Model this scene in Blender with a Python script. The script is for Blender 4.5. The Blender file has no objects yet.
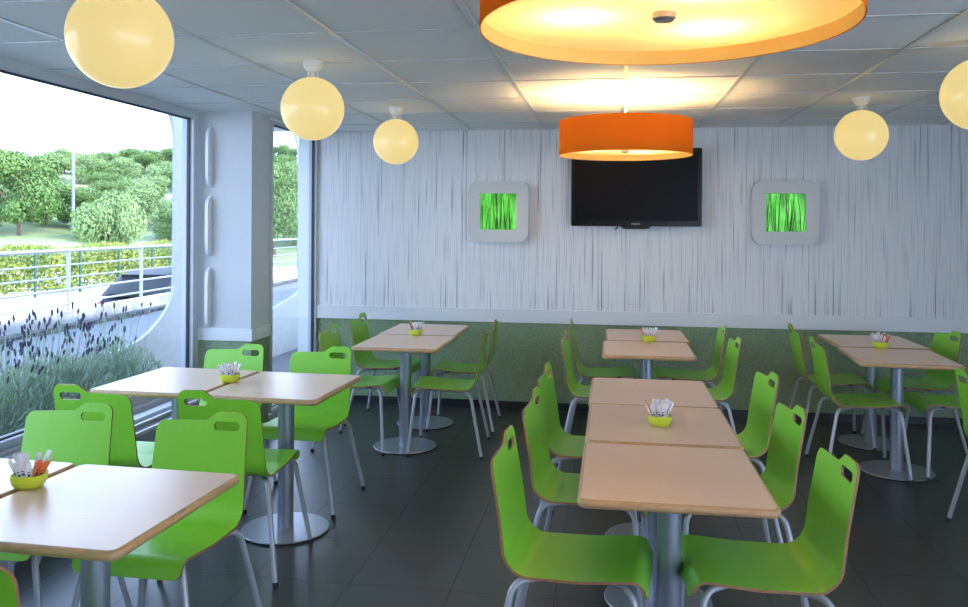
import bpy, bmesh, math, random
from mathutils import Vector, Matrix
from mathutils.geometry import delaunay_2d_cdt
PI = math.pi
rnd = random.Random(7)
COL = bpy.context.scene.collection

# ------------------------------------------------------------------ helpers
def link(o):
    COL.objects.link(o)
    return o

def tag(o, label=None, cat=None, group=None, kind=None):
    if label: o['label'] = label
    if cat: o['category'] = cat
    if group: o['group'] = group
    if kind: o['kind'] = kind
    return o

def empty(name, loc=(0, 0, 0), rz=0.0):
    o = bpy.data.objects.new(name, None)
    o.empty_display_size = 0.1
    o.location = loc
    o.rotation_euler = (0, 0, rz)
    return link(o)

def copy_tree(o, parent=None):
    c = o.copy()
    link(c)
    if parent is not None:
        c.parent = parent
    for ch in [k for k in o.children]:
        copy_tree(ch, c)
    return c

class MB:
    """collects vertices and faces of ONE mesh object"""
    def __init__(self):
        self.v, self.f, self.m = [], [], []
    def face(self, pts, mi=0):
        b = len(self.v)
        self.v += [tuple(p) for p in pts]
        self.f.append(tuple(range(b, b + len(pts))))
        self.m.append(mi)
    def mesh(self, vs, fs, mi=0):
        b = len(self.v)
        self.v += [tuple(p) for p in vs]
        for f in fs:
            self.f.append(tuple(i + b for i in f))
            self.m.append(mi)
    def box(self, x0, x1, y0, y1, z0, z1, mi=0, rz=0.0, c=None):
        vs = [(x, y, z) for z in (z0, z1) for y in (y0, y1) for x in (x0, x1)]
        if rz:
            cx, cy = c if c else ((x0 + x1) / 2, (y0 + y1) / 2)
            cs, sn = math.cos(rz), math.sin(rz)
            vs = [(cx + (x - cx) * cs - (y - cy) * sn, cy + (x - cx) * sn + (y - cy) * cs, z) for x, y, z in vs]
        self.mesh(vs, [(0, 2, 3, 1), (4, 5, 7, 6), (0, 1, 5, 4), (1, 3, 7, 5), (3, 2, 6, 7), (2, 0, 4, 6)], mi)
    def tube(self, path, r, n=10, mi=0, caps=True):
        P = [Vector(p) for p in path]
        rr = r if isinstance(r, (list, tuple)) else [r] * len(P)
        T = []
        for i in range(len(P)):
            a = P[max(i - 1, 0)]; b = P[min(i + 1, len(P) - 1)]
            T.append((b - a).normalized())
        ref = Vector((0, 0, 1)) if abs(T[0].z) < 0.9 else Vector((1, 0, 0))
        N = (ref - T[0] * ref.dot(T[0])).normalized()
        vs = []
        for i, p in enumerate(P):
            N = (N - T[i] * N.dot(T[i])).normalized()
            B = T[i].cross(N)
            for k in range(n):
                a = 2 * PI * k / n
                vs.append(p + (N * math.cos(a) + B * math.sin(a)) * rr[i])
        fs = []
        for i in range(len(P) - 1):
            for k in range(n):
                k2 = (k + 1) % n
                fs.append((i * n + k, i * n + k2, (i + 1) * n + k2, (i + 1) * n + k))
        if caps:
            fs.append(tuple(reversed(range(n))))
            fs.append(tuple((len(P) - 1) * n + k for k in range(n)))
        self.mesh(vs, fs, mi)
    def lathe(self, prof, n=40, mi=0, c=(0, 0, 0), closed=False):
        vs = []
        for r, z in prof:
            for k in range(n):
                a = 2 * PI * k / n
                vs.append((c[0] + r * math.cos(a), c[1] + r * math.sin(a), c[2] + z))
        fs = []
        m = len(prof)
        for i in range(m if closed else m - 1):
            j = (i + 1) % m
            for k in range(n):
                k2 = (k + 1) % n
                fs.append((i * n + k, i * n + k2, j * n + k2, j * n + k))
        self.mesh(vs, fs, mi)
    def build(self, name, mats, parent=None, smooth=None, loc=None):
        me = bpy.data.meshes.new(name)
        me.from_pydata(self.v, [], self.f)
        mats = mats if isinstance(mats, (list, tuple)) else [mats]
        for m in mats:
            me.materials.append(m)
        me.polygons.foreach_set('material_index', self.m)
        bm = bmesh.new(); bm.from_mesh(me)
        bmesh.ops.remove_doubles(bm, verts=bm.verts, dist=1e-5)
        bmesh.ops.recalc_face_normals(bm, faces=bm.faces)
        bm.to_mesh(me); bm.free()
        if smooth is not None:
            for p in me.polygons: p.use_smooth = True
            me.set_sharp_from_angle(angle=math.radians(smooth))
        me.update()
        o = bpy.data.objects.new(name, me)
        if loc: o.location = loc
        if parent is not None: o.parent = parent
        return link(o)
    def build_raw(self, name, mats, parent=None):
        me = bpy.data.meshes.new(name)
        me.from_pydata(self.v, [], self.f)
        mats = mats if isinstance(mats, (list, tuple)) else [mats]
        for m in mats: me.materials.append(m)
        me.polygons.foreach_set('material_index', self.m)
        me.update()
        o = bpy.data.objects.new(name, me)
        if parent is not None: o.parent = parent
        return link(o)

def fillet(pts, rads, n=8):
    """polyline with rounded corners; rads per inner point"""
    P = [Vector(p) for p in pts]
    out = [P[0]]
    for i in range(1, len(P) - 1):
        r = rads[i - 1] if isinstance(rads, (list, tuple)) else rads
        a, b, c = P[i - 1], P[i], P[i + 1]
        u, w = (a - b).normalized(), (c - b).normalized()
        ang = math.acos(max(-1, min(1, u.dot(w))))
        if ang > PI - 1e-3 or r <= 0:
            out.append(b); continue
        t = min(r / math.tan(ang / 2), (a - b).length * .49, (c - b).length * .49)
        r2 = t * math.tan(ang / 2)
        bis = (u + w).normalized()
        cen = b + bis * (r2 / math.sin(ang / 2))
        p0, p1 = b + u * t, b + w * t
        v0, v1 = p0 - cen, p1 - cen
        tot = v0.angle(v1)
        for k in range(n + 1):
            f = k / n
            s = math.sin(tot)
            v = v0 * (math.sin((1 - f) * tot) / s) + v1 * (math.sin(f * tot) / s)
            out.append(cen + v)
    out.append(P[-1])
    return out

def round_rect(x0, x1, y0, y1, r, n=6):
    pts = []
    for cx, cy, a0 in ((x1 - r, y1 - r, 0), (x0 + r, y1 - r, 90), (x0 + r, y0 + r, 180), (x1 - r, y0 + r, 270)):
        for k in range(n + 1):
            a = math.radians(a0 + 90 * k / n)
            pts.append((cx + r * math.cos(a), cy + r * math.sin(a)))
    return pts

def inside(p, poly):
    c = False; j = len(poly) - 1
    for i in range(len(poly)):
        (x0, y0), (x1, y1) = poly[i], poly[j]
        if (y0 > p[1]) != (y1 > p[1]) and p[0] < (x1 - x0) * (p[1] - y0) / (y1 - y0) + x0: c = not c
        j = i
    return c

def fill(outer, hole):
    """triangles (indices into outer + hole) covering outer minus hole"""
    pts = [Vector((p[0], p[1])) for p in outer + hole]
    no, nh = len(outer), len(hole)
    ed = [(i, (i + 1) % no) for i in range(no)] + [(no + i, no + (i + 1) % nh) for i in range(nh)]
    v, e, f, ov, oe, of = delaunay_2d_cdt(pts, ed, [], 0, 1e-7)
    out = []
    for t in f:
        c = (sum(v[i].x for i in t) / 3, sum(v[i].y for i in t) / 3)
        if inside(c, outer) and not inside(c, hole): out.append(tuple(ov[i][0] for i in t))
    return out

# ------------------------------------------------------------------ materials
def mat(name, color=(.8, .8, .8), rough=.5, metal=0.0, spec=.5, coat=0.0, emis=None, estr=0.0):
    m = bpy.data.materials.new(name); m.use_nodes = True
    b = m.node_tree.nodes['Principled BSDF']
    b.inputs['Base Color'].default_value = (*color, 1)
    b.inputs['Roughness'].default_value = rough
    b.inputs['Metallic'].default_value = metal
    b.inputs['Specular IOR Level'].default_value = spec
    b.inputs['Coat Weight'].default_value = coat
    if emis:
        b.inputs['Emission Color'].default_value = (*emis, 1)
        b.inputs['Emission Strength'].default_value = estr
    return m

def nodes(m):
    nt = m.node_tree
    return nt, nt.nodes, nt.links, nt.nodes['Principled BSDF']

def coords(nt, scale=(1, 1, 1), which='Object'):
    tc = nt.nodes.new('ShaderNodeTexCoord'); mp = nt.nodes.new('ShaderNodeMapping')
    mp.inputs['Scale'].default_value = scale
    nt.links.new(tc.outputs[which], mp.inputs['Vector'])
    return mp.outputs['Vector']

def noise(nt, vec, scale=5, detail=3, rough=.5):
    n = nt.nodes.new('ShaderNodeTexNoise')
    n.inputs['Scale'].default_value = scale; n.inputs['Detail'].default_value = detail
    n.inputs['Roughness'].default_value = rough
    nt.links.new(vec, n.inputs['Vector'])
    return n.outputs['Fac']

def ramp(nt, fac, stops):
    r = nt.nodes.new('ShaderNodeValToRGB')
    e = r.color_ramp.elements
    while len(e) < len(stops): e.new(.5)
    for el, (p, c) in zip(e, stops):
        el.position = p; el.color = (*c, 1) if len(c) == 3 else c
    nt.links.new(fac, r.inputs['Fac'])
    return r.outputs['Color']

def bump(nt, height, strength=.2, dist=.01):
    b = nt.nodes.new('ShaderNodeBump')
    b.inputs['Strength'].default_value = strength; b.inputs['Distance'].default_value = dist
    nt.links.new(height, b.inputs['Height'])
    nt.links.new(b.outputs['Normal'], nt.nodes['Principled BSDF'].inputs['Normal'])

def mixrgb(nt, fac, a, b, mode='MIX'):
    n = nt.nodes.new('ShaderNodeMix'); n.data_type = 'RGBA'; n.blend_type = mode
    for s, v in ((n.inputs[0], fac), (n.inputs[6], a), (n.inputs[7], b)):
        if hasattr(v, 'is_linked'): nt.links.new(v, s)
        elif isinstance(v, (int, float)): s.default_value = v
        else: s.default_value = (*v, 1)
    return n.outputs[2]

def math_node(nt, op, a, b=None):
    n = nt.nodes.new('ShaderNodeMath'); n.operation = op
    for s, v in ((n.inputs[0], a), (n.inputs[1], b)):
        if v is None: continue
        if hasattr(v, 'is_linked'): nt.links.new(v, s)
        else: s.default_value = v
    return n.outputs[0]

def speckled(name, c0, c1, scale=20, rough=.6, bstr=.1, bdist=.005, detail=4, spec=.5, sc=(1, 1, 1)):
    m = mat(name, c0, rough, spec=spec)
    nt, N, L, b = nodes(m)
    v = coords(nt, sc)
    f = noise(nt, v, scale, detail)
    L.new(ramp(nt, f, [(.35, c0), (.65, c1)]), b.inputs['Base Color'])
    if bstr: bump(nt, f, bstr, bdist)
    return m

M = {}
# chair lacquer: faint wood figure under green lacquer
def lacquer():
    m = mat('green_lacquer', (.17, .50, .03), .36, spec=.5)
    nt, N, L, b = nodes(m)
    f = noise(nt, coords(nt, (60, 4, 4)), 1.0, 3)
    L.new(ramp(nt, f, [(.3, (.195, .535, .029)), (.7, (.205, .550, .032))]), b.inputs['Base Color'])
    return m
M['green'] = lacquer()
M['ply'] = speckled('plywood_edge', (.23, .12, .05), (.34, .19, .085), 60, .55, 0, sc=(1, 1, 8))
M['tube'] = mat('satin_silver_tube', (.40, .415, .46), .42, .35)
M['rubber'] = mat('black_rubber', (.012, .012, .014), .6)
def beech():
    m = mat('beech_laminate', (.6, .43, .31), .22, spec=.5)
    nt, N, L, b = nodes(m)
    f = noise(nt, coords(nt, (3, 90, 3)), 1.0, 4, .6)
    g = noise(nt, coords(nt, (2, 12, 2)), 1.0, 2)
    c = ramp(nt, f, [(.3, (.71, .515, .365)), (.7, (.77, .57, .415))])
    c2 = mixrgb(nt, .25, c, ramp(nt, g, [(.3, (.69, .49, .34)), (.7, (.80, .60, .44))]))
    L.new(c2, b.inputs['Base Color'])
    r = math_node(nt, 'MULTIPLY_ADD', f, .06); r.node.inputs[2].default_value = .27
    L.new(r, b.inputs['Roughness'])
    return m
M['beech'] = beech()
M['beech_edge'] = speckled('beech_edge', (.42, .26, .12), (.52, .33, .17), 30, .4, 0, sc=(1, 1, 6))
M['pole'] = mat('brushed_pole', (.30, .33, .39), .36, .6)
M['base'] = mat('brushed_base_plate', (.38, .40, .46), .33, .7)
M['bowl'] = mat('lime_plastic', (.56, .66, .04), .35)
M['paper'] = mat('white_paper', (.80, .78, .80), .6)
M['orange_paper'] = mat('orange_paper', (.75, .16, .03), .55)
M['print'] = mat('dark_print', (.05, .05, .14), .6)
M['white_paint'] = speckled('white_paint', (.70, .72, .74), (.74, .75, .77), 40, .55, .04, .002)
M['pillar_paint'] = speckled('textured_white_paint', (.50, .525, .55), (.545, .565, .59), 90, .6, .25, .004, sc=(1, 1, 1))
M['rail_paint'] = mat('dado_white', (.68, .70, .73), .4)
M['frame'] = mat('window_frame_grey', (.48, .51, .55), .4)
M['gasket'] = mat('window_gasket', (.02, .025, .05), .5)
M['facade'] = speckled('facade_render', (.36, .38, .40), (.40, .42, .44), 14, .8, .05, .004)
M['dark_metal'] = mat('dark_grey_metal', (.10, .11, .12), .45, .3)
M['light_metal'] = mat('light_grey_metal', (.42, .46, .52), .4, .2)
M['tbar'] = mat('ceiling_t_bar', (.50, .51, .52), .28, spec=.8)
M['tv_black'] = mat('tv_black_plastic', (.005, .005, .006), .25, spec=.2)
M['tv_screen'] = mat('tv_screen', (.006, .007, .009), .3, spec=.08)
M['logo'] = mat('logo_silver', (.55, .56, .58), .4)
M['panel_white'] = mat('panel_white', (.58, .58, .58), .5)
M['porcelain'] = mat('porcelain_white', (.72, .70, .64), .3)
M['globe'] = mat('opal_glass_lit', (.34, .30, .19), .25, emis=(1.0, .75, .255), estr=.385)

def ceiling_mat():
    m = speckled('mineral_ceiling_tile', (.74, .75, .755), (.78, .79, .795), 160, .85, .15, .002)
    return m
M['ceiling'] = ceiling_mat()

def wallpaper():
    m = mat('striped_wallpaper', (.7, .7, .72), .6)
    nt, N, L, b = nodes(m)
    a = noise(nt, coords(nt, (1, 0, .012)), 62, 2, .6)
    c = noise(nt, coords(nt, (1, 0, .02)), 30, 1, .5)
    d = noise(nt, coords(nt, (1, 0, .016)), 118, 1, .5)
    w = (1, 1, 1)
    l1 = ramp(nt, a, [(.315, (.34, .345, .37)), (.355, (.60, .61, .63)), (.395, w)])
    l2 = ramp(nt, c, [(.26, (.5, .5, .53)), (.32, w)])
    l3 = ramp(nt, d, [(.34, (.72, .72, .75)), (.44, w)])
    x = mixrgb(nt, 1.0, l1, l2, 'MULTIPLY')
    x = mixrgb(nt, .8, x, l3, 'MULTIPLY')
    x = mixrgb(nt, 1.0, x, (.70, .71, .73), 'MULTIPLY')
    L.new(x, b.inputs['Base Color'])
    return m
M['wallpaper'] = wallpaper()
M['green_wall'] = speckled('sage_roughcast', (.185, .275, .165), (.25, .345, .215), 55, .8, .9, .012, 5)
M['skirting'] = mat('black_skirting_tile', (.018, .018, .020), .35)

def floor_mat():
    m = mat('charcoal_floor_tile', (.03, .03, .032), .33, spec=.9)
    nt, N, L, b = nodes(m)
    v = coords(nt)
    sep = nt.nodes.new('ShaderNodeSeparateXYZ'); L.new(v, sep.inputs[0])
    def groove(sock, off, size):
        t = math_node(nt, 'ADD', sock, off)
        t = math_node(nt, 'DIVIDE', t, size)
        t = math_node(nt, 'FRACT', t)
        t = math_node(nt, 'SUBTRACT', t, .5)
        t = math_node(nt, 'ABSOLUTE', t)
        return math_node(nt, 'GREATER_THAN', t, .5 - .0018 / size)
    g = math_node(nt, 'MAXIMUM', groove(sep.outputs['X'], 1.127 + 9, .45), groove(sep.outputs['Y'], -3.52 + 10, .5))
    s = noise(nt, coords(nt, (3, 70, 1)), 1.0, 4, .65)
    s2 = noise(nt, v, 2.2, 3)
    base = ramp(nt, s, [(.3, (.013, .0125, .0125)), (.7, (.022, .0215, .0215))])
    base = mixrgb(nt, .35, base, ramp(nt, s2, [(.3, (.016, .016, .016)), (.7, (.032, .031, .031))]))
    L.new(mixrgb(nt, g, base, (.012, .012, .013)), b.inputs['Base Color'])
    r = math_node(nt, 'MULTIPLY_ADD', s, .16); r.node.inputs[2].default_value = .28
    r2 = math_node(nt, 'MAXIMUM', r, math_node(nt, 'MULTIPLY', g, .7))
    L.new(r2, b.inputs['Roughness'])
    h = math_node(nt, 'SUBTRACT', math_node(nt, 'MULTIPLY', s, .25), g)
    bump(nt, h, .25, .002)
    b.inputs['IOR'].default_value = 1.55
    return m
M['floor'] = floor_mat()

def glass_mat():
    m = bpy.data.materials.new('clear_window_glass'); m.use_nodes = True
    nt = m.node_tree; nt.nodes.clear()
    out = nt.nodes.new('ShaderNodeOutputMaterial'); mix = nt.nodes.new('ShaderNodeMixShader')
    tr = nt.nodes.new('ShaderNodeBsdfTransparent'); gl = nt.nodes.new('ShaderNodeBsdfGlossy')
    lw = nt.nodes.new('ShaderNodeLayerWeight'); lw.inputs['Blend'].default_value = .5
    p5 = math_node(nt, 'POWER', lw.outputs['Facing'], 5.0)
    fr = math_node(nt, 'MULTIPLY_ADD', p5, .6); fr.node.inputs[2].default_value = .02
    tr.inputs['Color'].default_value = (.96, .98, .98, 1); gl.inputs['Roughness'].default_value = .02
    nt.links.new(fr, mix.inputs[0]); nt.links.new(tr.outputs[0], mix.inputs[1])
    nt.links.new(gl.outputs[0], mix.inputs[2]); nt.links.new(mix.outputs[0], out.inputs[0])
    return m
M['glass'] = glass_mat()

def cloth_mat(name, col, tcol, tfac, rough=.8):
    m = bpy.data.materials.new(name); m.use_nodes = True
    nt = m.node_tree; nt.nodes.clear()
    out = nt.nodes.new('ShaderNodeOutputMaterial'); mix = nt.nodes.new('ShaderNodeMixShader')
    d = nt.nodes.new('ShaderNodeBsdfDiffuse'); t = nt.nodes.new('ShaderNodeBsdfTranslucent')
    d.inputs['Color'].default_value = (*col, 1); t.inputs['Color'].default_value = (*tcol, 1)
    mix.inputs[0].default_value = tfac
    nt.links.new(d.outputs[0], mix.inputs[1]); nt.links.new(t.outputs[0], mix.inputs[2])
    nt.links.new(mix.outputs[0], out.inputs[0])
    return m
M['orange_shade'] = cloth_mat('orange_fabric_shade', (.72, .16, .012), (.8, .22, .012), .075)
M['shade_lining'] = cloth_mat('cream_lining', (.97, .74, .24), (.9, .6, .25), .10)
M['diffuser'] = cloth_mat('frosted_diffuser', (.88, .80, .60), (.76, .56, .30), .22)
M['bulb'] = mat('lit_bulb', (.9, .8, .6), .4, emis=(1.0, .69, .32), estr=360)

def green_screen():
    m = mat('backlit_grass_panel', (.02, .1, .01), .35)
    nt, N, L, b = nodes(m)
    v = coords(nt, (1, 0, .10))
    a = noise(nt, v, 38, 2, .6)
    d = noise(nt, coords(nt, (1, 1, 1)), 9, 2)
    c = ramp(nt, a, [(.40, (.015, .10, .012)), (.50, (.09, .46, .035)), (.62, (.14, .86, .07))])
    c = mixrgb(nt, .45, c, ramp(nt, d, [(.35, (.03, .28, .02)), (.6, (.22, 1.0, .14))]))
    L.new(c, b.inputs['Emission Color']); b.inputs['Emission Strength'].default_value = .56
    return m
M['green_screen'] = green_screen()
M['reed'] = mat('reed_stem', (.03, .09, .012), .5)

M['asphalt'] = speckled('asphalt', (.10, .102, .11), (.14, .142, .15), 9, .9, .1, .01, 6)
M['carpark'] = speckled('pale_concrete', (.55, .54, .50), (.66, .65, .61), 1.2, .9, 0)
M['kerb'] = speckled('pale_kerb_concrete', (.24, .24, .245), (.36, .36, .36), 3, .9, .1, .01)
M['dirt'] = speckled('dark_dirt', (.05, .055, .05), (.13, .13, .12), 7, .95, .2, .02)
M['railing'] = mat('galvanised_rail', (.26, .29, .33), .5)
M['fence_green'] = mat('fence_green', (.025, .075, .05), .5)
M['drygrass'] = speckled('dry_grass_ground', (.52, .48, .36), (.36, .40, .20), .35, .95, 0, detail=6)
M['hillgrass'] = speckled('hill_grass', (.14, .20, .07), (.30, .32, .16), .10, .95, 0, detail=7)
def leaf(name, a, b_, sc=.6):
    m = speckled(name, a, b_, sc, .75, 0, spec=.2)
    return m
M['leaf_mid'] = leaf('leaf_mid', (.085, .165, .042), (.18, .27, .08))  # tree greens lightened to stand in for distant haze
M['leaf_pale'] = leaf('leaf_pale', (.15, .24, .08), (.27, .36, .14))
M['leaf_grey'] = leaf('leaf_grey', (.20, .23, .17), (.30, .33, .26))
M['leaf_yellow'] = leaf('leaf_hedge', (.11, .16, .025), (.26, .28, .05), 1.2)
M['bark'] = mat('bark', (.13, .09, .06), .9)
M['lav_leaf'] = leaf('lavender_leaf', (.24, .33, .22), (.42, .50, .38), 4)
M['lav_flower'] = leaf('lavender_flower', (.035, .030, .060), (.085, .07, .13), 6)
M['soil'] = speckled('soil', (.06, .05, .04), (.12, .10, .08), 12, .95, .2, .01)
M['car_paint'] = mat('dark_car_paint', (.010, .012, .018), .55, spec=.2)
M['car_glass'] = mat('dark_car_glass', (.006, .008, .01), .4, spec=.2)
M['car_light'] = mat('car_light', (.4, .04, .03), .2)
M['tyre'] = mat('tyre', (.02, .02, .02), .8)
M['roof'] = mat('roof_felt', (.3, .3, .3), .9)

# ------------------------------------------------------------------ camera
FPX = 830.0
yaw = math.atan(127 / 830)
cam_d = bpy.data.cameras.new('camera')
cam = link(bpy.data.objects.new('camera', cam_d))
cam_d.sensor_width = 36.0
cam_d.lens = FPX / 968 * 36.0
cam_d.shift_y = -78.3 / 968
cam_d.clip_start = .05; cam_d.clip_end = 600
cam.matrix_world = Matrix.Translation((0, 0, 1.58)) @ Matrix.Rotation(yaw, 4, 'Z') @ Matrix.Rotation(PI / 2, 4, 'X') @ Matrix.Rotation(.006, 4, 'Z')
sc = bpy.context.scene
sc.camera = cam
sc.view_settings.view_transform = 'Standard'
sc.view_settings.look = 'None'
sc.view_settings.gamma = 1.0
sc.view_settings.use_curve_mapping = False
sc.view_settings.exposure = 0.88
sc.cycles.use_denoising = True
sc.cycles.max_bounces = 10
sc.cycles.diffuse_bounces = 6
sc.cycles.transparent_max_bounces = 16
sc.cycles.sample_clamp_indirect = 6.0

# ------------------------------------------------------------------ room
XL, XR, YB, YF, ZC = -3.04, 4.3, 7.13, -3.6, 2.41
def S(o): o['kind'] = 'structure'; return o
mb = MB(); mb.box(XL - .12, XR, YF, YB, -.08, 0); S(mb.build('floor', M['floor']))

# ceiling: slab plus grid of tee bars
mb = MB(); mb.box(XL - .1, XR, YF, YB, ZC, ZC + .06); ceil = S(mb.build('ceiling', M['ceiling']))
mb = MB()
gx = [-2.46 + .633 * k for k in range(-1, 11)]
gy = [3.445 + .640 * k for k in range(-11, 6)]
for x in gx:
    if XL < x < XR: mb.box(x - .011, x + .011, YF, YB, ZC - .005, ZC + .002)
for y in gy:
    if YF < y < YB: mb.box(XL, XR, y - .009, y + .009, ZC - .004, ZC + .002)
mb.box(-2.6, XR, YB - .022, YB, ZC - .005, ZC + .002)
S(mb.build('trim_1', M['tbar']))

# back wall: wallpaper above a dado rail, green roughcast below, black skirting
mb = MB(); mb.box(-2.60, XR, YB, YB + .15, .80, ZC); S(mb.build('wall_back', M['wallpaper']))
mb = MB(); mb.box(-2.60, XR, YB, YB + .15, 0, .80); S(mb.build('wall_back_lower', M['green_wall']))
mb = MB(); mb.box(-2.60, XR, YB - .018, YB, .742, .855); mb.box(-2.60, XR, YB - .022, YB, .848, .858); S(mb.build('trim_2', M['rail_paint']))
mb = MB(); mb.box(-2.60, XR, YB - .012, YB, 0, .062); S(mb.build('baseboard_back', M['skirting']))
# right wall and wall behind the camera (unseen; a glazed opening added in each for fill light)
mb = MB(); mb.box(XR, XR + .15, 2.6, YB, 0, ZC); mb.box(XR, XR + .15, YF, -3.0, 0, ZC)
mb.box(XR, XR + .15, -3.0, 2.6, 0, .25); mb.box(XR, XR + .15, -3.0, 2.6, 2.33, ZC); S(mb.build('wall_right', M['white_paint']))
mb = MB(); mb.box(XR + .05, XR + .056, -3.0, 2.6, .25, 2.33); S(mb.build('window_added_right', M['glass']))
mb = MB()
mb.box(XL, XR, YF - .15, YF, 0, .3); mb.box(XL, XR, YF - .15, YF, 2.33, ZC)
mb.box(XL, XL + 4.2, YF - .15, YF, .3, 2.33); mb.box(XR - .8, XR, YF - .15, YF, .3, 2.33)
S(mb.build('wall_front', M['white_paint']))
mb = MB(); mb.box(XL + 4.2, XR - .8, YF - .06, YF - .054, .3, 2.33); S(mb.build('window_added_front', M['glass']))

# left wall: parapet below the long window, head strip above; unseen near stretch closed to cut window light
mb = MB(); mb.box(XL - .12, XL, YF, 1.62, 0, ZC + .06); mb.box(XL - .12, XL, 1.62, 5.79, 0, .40); mb.box(XL - .12, XL, 1.62, 5.79, 2.385, ZC + .06)
S(mb.build('wall_left', M['white_paint']))
# window 1 frame (profiled) with gasket and glass
def window(name, x, y0, y1, z0, z1, fw, depth, seen_end=None):
    f = MB()
    f.box(x - depth, x, y0, y1, z0 - fw, z0); f.box(x - depth, x, y0, y1, z1, z1 + fw * .8)
    f.box(x - depth, x, y0 - fw, y0, z0 - fw, z1 + fw * .8); f.box(x - depth, x, y1, y1 + fw, z0 - fw, z1 + fw * .8)
    f.box(x, x + .012, y0 - fw, y1 + fw, z0 - fw, z0 - fw * .55)
    o = S(f.build(name, M['frame']))
    g = MB(); t = .010
    xg = x - depth * .45
    g.box(xg - .01, xg + .012, y0, y1, z0, z0 + t); g.box(xg - .01, xg + .012, y0, y1, z1 - t, z1)
    g.box(xg - .01, xg + .012, y0, y0 + t, z0, z1); g.box(xg - .01, xg + .012, y1 - t, y1, z0, z1)
    g.build('window_gasket', M['gasket'], o)
    p = MB(); p.box(xg - .003, xg + .003, y0, y1, z0, z1); p.build('window_glass', M['glass'], o)
    return o
window('window_1', -3.03, 1.7, 5.70, .47, 2.352, .075, .09)
window('window_2', -2.602, 6.145, 7.10, .14, 2.36, .03, .07)
mb = MB(); mb.box(-2.78, -2.62, 6.12, YB, 0, .09); mb.box(-2.78, -2.62, 6.12, YB, 2.39, ZC)
mb.box(-2.78, -2.60, YB, YB + .15, 0, ZC); S(mb.build('wall_left_return', M['white_paint']))

# white pillar between the windows, with dado trim and green foot
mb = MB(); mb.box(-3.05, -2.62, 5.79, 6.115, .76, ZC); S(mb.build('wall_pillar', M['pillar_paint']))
mb = MB(); mb.box(-3.05, -2.62, 5.79, 6.115, 0, .76); S(mb.build('wall_pillar_lower', M['green_wall']))
mb = MB(); mb.box(-3.05, -2.605, 5.775, 6.118, .715, .805); S(mb.build('trim_3', M['rail_paint']))
mb = MB(); mb.box(-3.05, -2.608, 5.778, 6.118, 0, .062); S(mb.build('baseboard_pillar', M['skirting']))
# three bowed fins on the pillar
for zc, lab in ((2.075, 'tall white bowed fin on the pillar, topmost of three'),
                (1.562, 'tall white bowed fin on the pillar, middle of three'),
                (1.034, 'tall white bowed fin on the pillar, lowest of three')):
    mb = MB(); L_ = .445; n = 16
    vs = []
    for i in range(n + 1):
        u = i / n * 2 - 1
        d = .052 * (1 - u ** 6) ** .6 + .008
        z = u * L_ / 2
        vs += [(-.014, 0, z), (.014, 0, z), (.012, -d, z), (-.012, -d, z)]
    fs = []
    for i in range(n):
        for k in range(4):
            k2 = (k + 1) % 4
            fs.append((i * 4 + k, i * 4 + k2, i * 4 + 4 + k2, i * 4 + 4 + k))
    fs += [(0, 1, 2, 3), (n * 4 + 3, n * 4 + 2, n * 4 + 1, n * 4)]
    mb.mesh(vs, fs)
    tag(mb.build('wall_fin', M['rail_paint'], smooth=40, loc=(-2.945, 5.79, zc)), lab, 'wall fin', 'bowed fins on the pillar')

# low convector under the long window
cv = empty('convector_heater', (-2.88, 1.2, 0))
tag(cv, 'long low grey convector heater with a slatted grille beneath the big window', 'heater')
mb = MB(); mb.box(-.155, .16, -4.5, 4.55, 0, .335); mb.box(-.155, .02, -4.5, 4.55, .335, .362); mb.build('casing', M['light_metal'], cv)
mb = MB(); mb.box(.068, .084, -4.5, 4.55, .335, .372); mb.box(.148, .162, -4.5, 4.55, .335, .356); mb.build('edge_strip', M['rail_paint'], cv)
mb = MB()
for k in range(5): mb.box(.090 + k * .012, .095 + k * .012, -4.5, 4.55, .336, .354)
mb.build('grille', M['dark_metal'], cv)
mb = MB(); mb.box(-.155, -.10, -4.5, 4.55, .36, .40); mb.box(-.05, .02, -4.5, 4.55, .362, .380); mb.build('back_ledge', M['frame'], cv)

# roof of the building (unseen; keeps the sun off the glass, rear extension added to shade the road)
mb = MB(); mb.box(XL - .45, XR + 5.5, YF - .5, YB + .5, ZC + .30, 3.3); mb.box(-2.55, XR + 5.5, YB + .5, 22, ZC + .30, 4.1); S(mb.build('roof', M['roof']))

# ------------------------------------------------------------------ outer facade with rounded openings
def facade(name, x, th, outer, hole):
    """flat wall with a shaped opening in the (y, z) plane"""
    tris = fill(outer, hole)
    pts = outer + hole
    mb = MB()
    n = len(pts)
    vs = [(x, p[0], p[1]) for p in pts] + [(x - th, p[0], p[1]) for p in pts]
    fs = [tuple(t) for t in tris] + [tuple(i + n for i in reversed(t)) for t in tris]
    for a, ln in ((0, len(outer)), (len(outer), len(hole))):
        for i in range(ln):
            j = (i + 1) % ln
            fs.append((a + i, a + j, a + j + n, a + i + n))
    mb.mesh(vs, fs)
    return S(mb.build(name, M['facade'], smooth=35))
hole = [(-3.3, 2.86), (7.02, 2.86)]
for k in range(1, 9):
    a = math.radians(90 - k * 90 / 8)
    hole.append((7.05 + .49 * math.cos(a), 2.34 + .50 * math.sin(a)))
hole += [(7.535, 1.05), (7.525, .93), (7.48, .84), (7.41, .76), (7.33, .70), (7.21, .63), (7.09, .57), (6.91, .515), (6.6, .475), (6.2, .455), (5.4, .445), (-3.3, .445)]
hole2 = [(8.3, 2.86), (10.4, 2.86), (10.66, 2.78), (10.78, 2.6), (10.82, 2.3), (10.82, .68), (10.77, .65), (10.62, .615), (10.47, .59), (10.25, .565), (9.85, .50), (9.2, .44), (8.3, .42)]
facade('wall_facade', -4.20, .03, [(-4, -.1), (7.95, -.1), (7.95, 3.3), (-4, 3.3)], hole)
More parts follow.
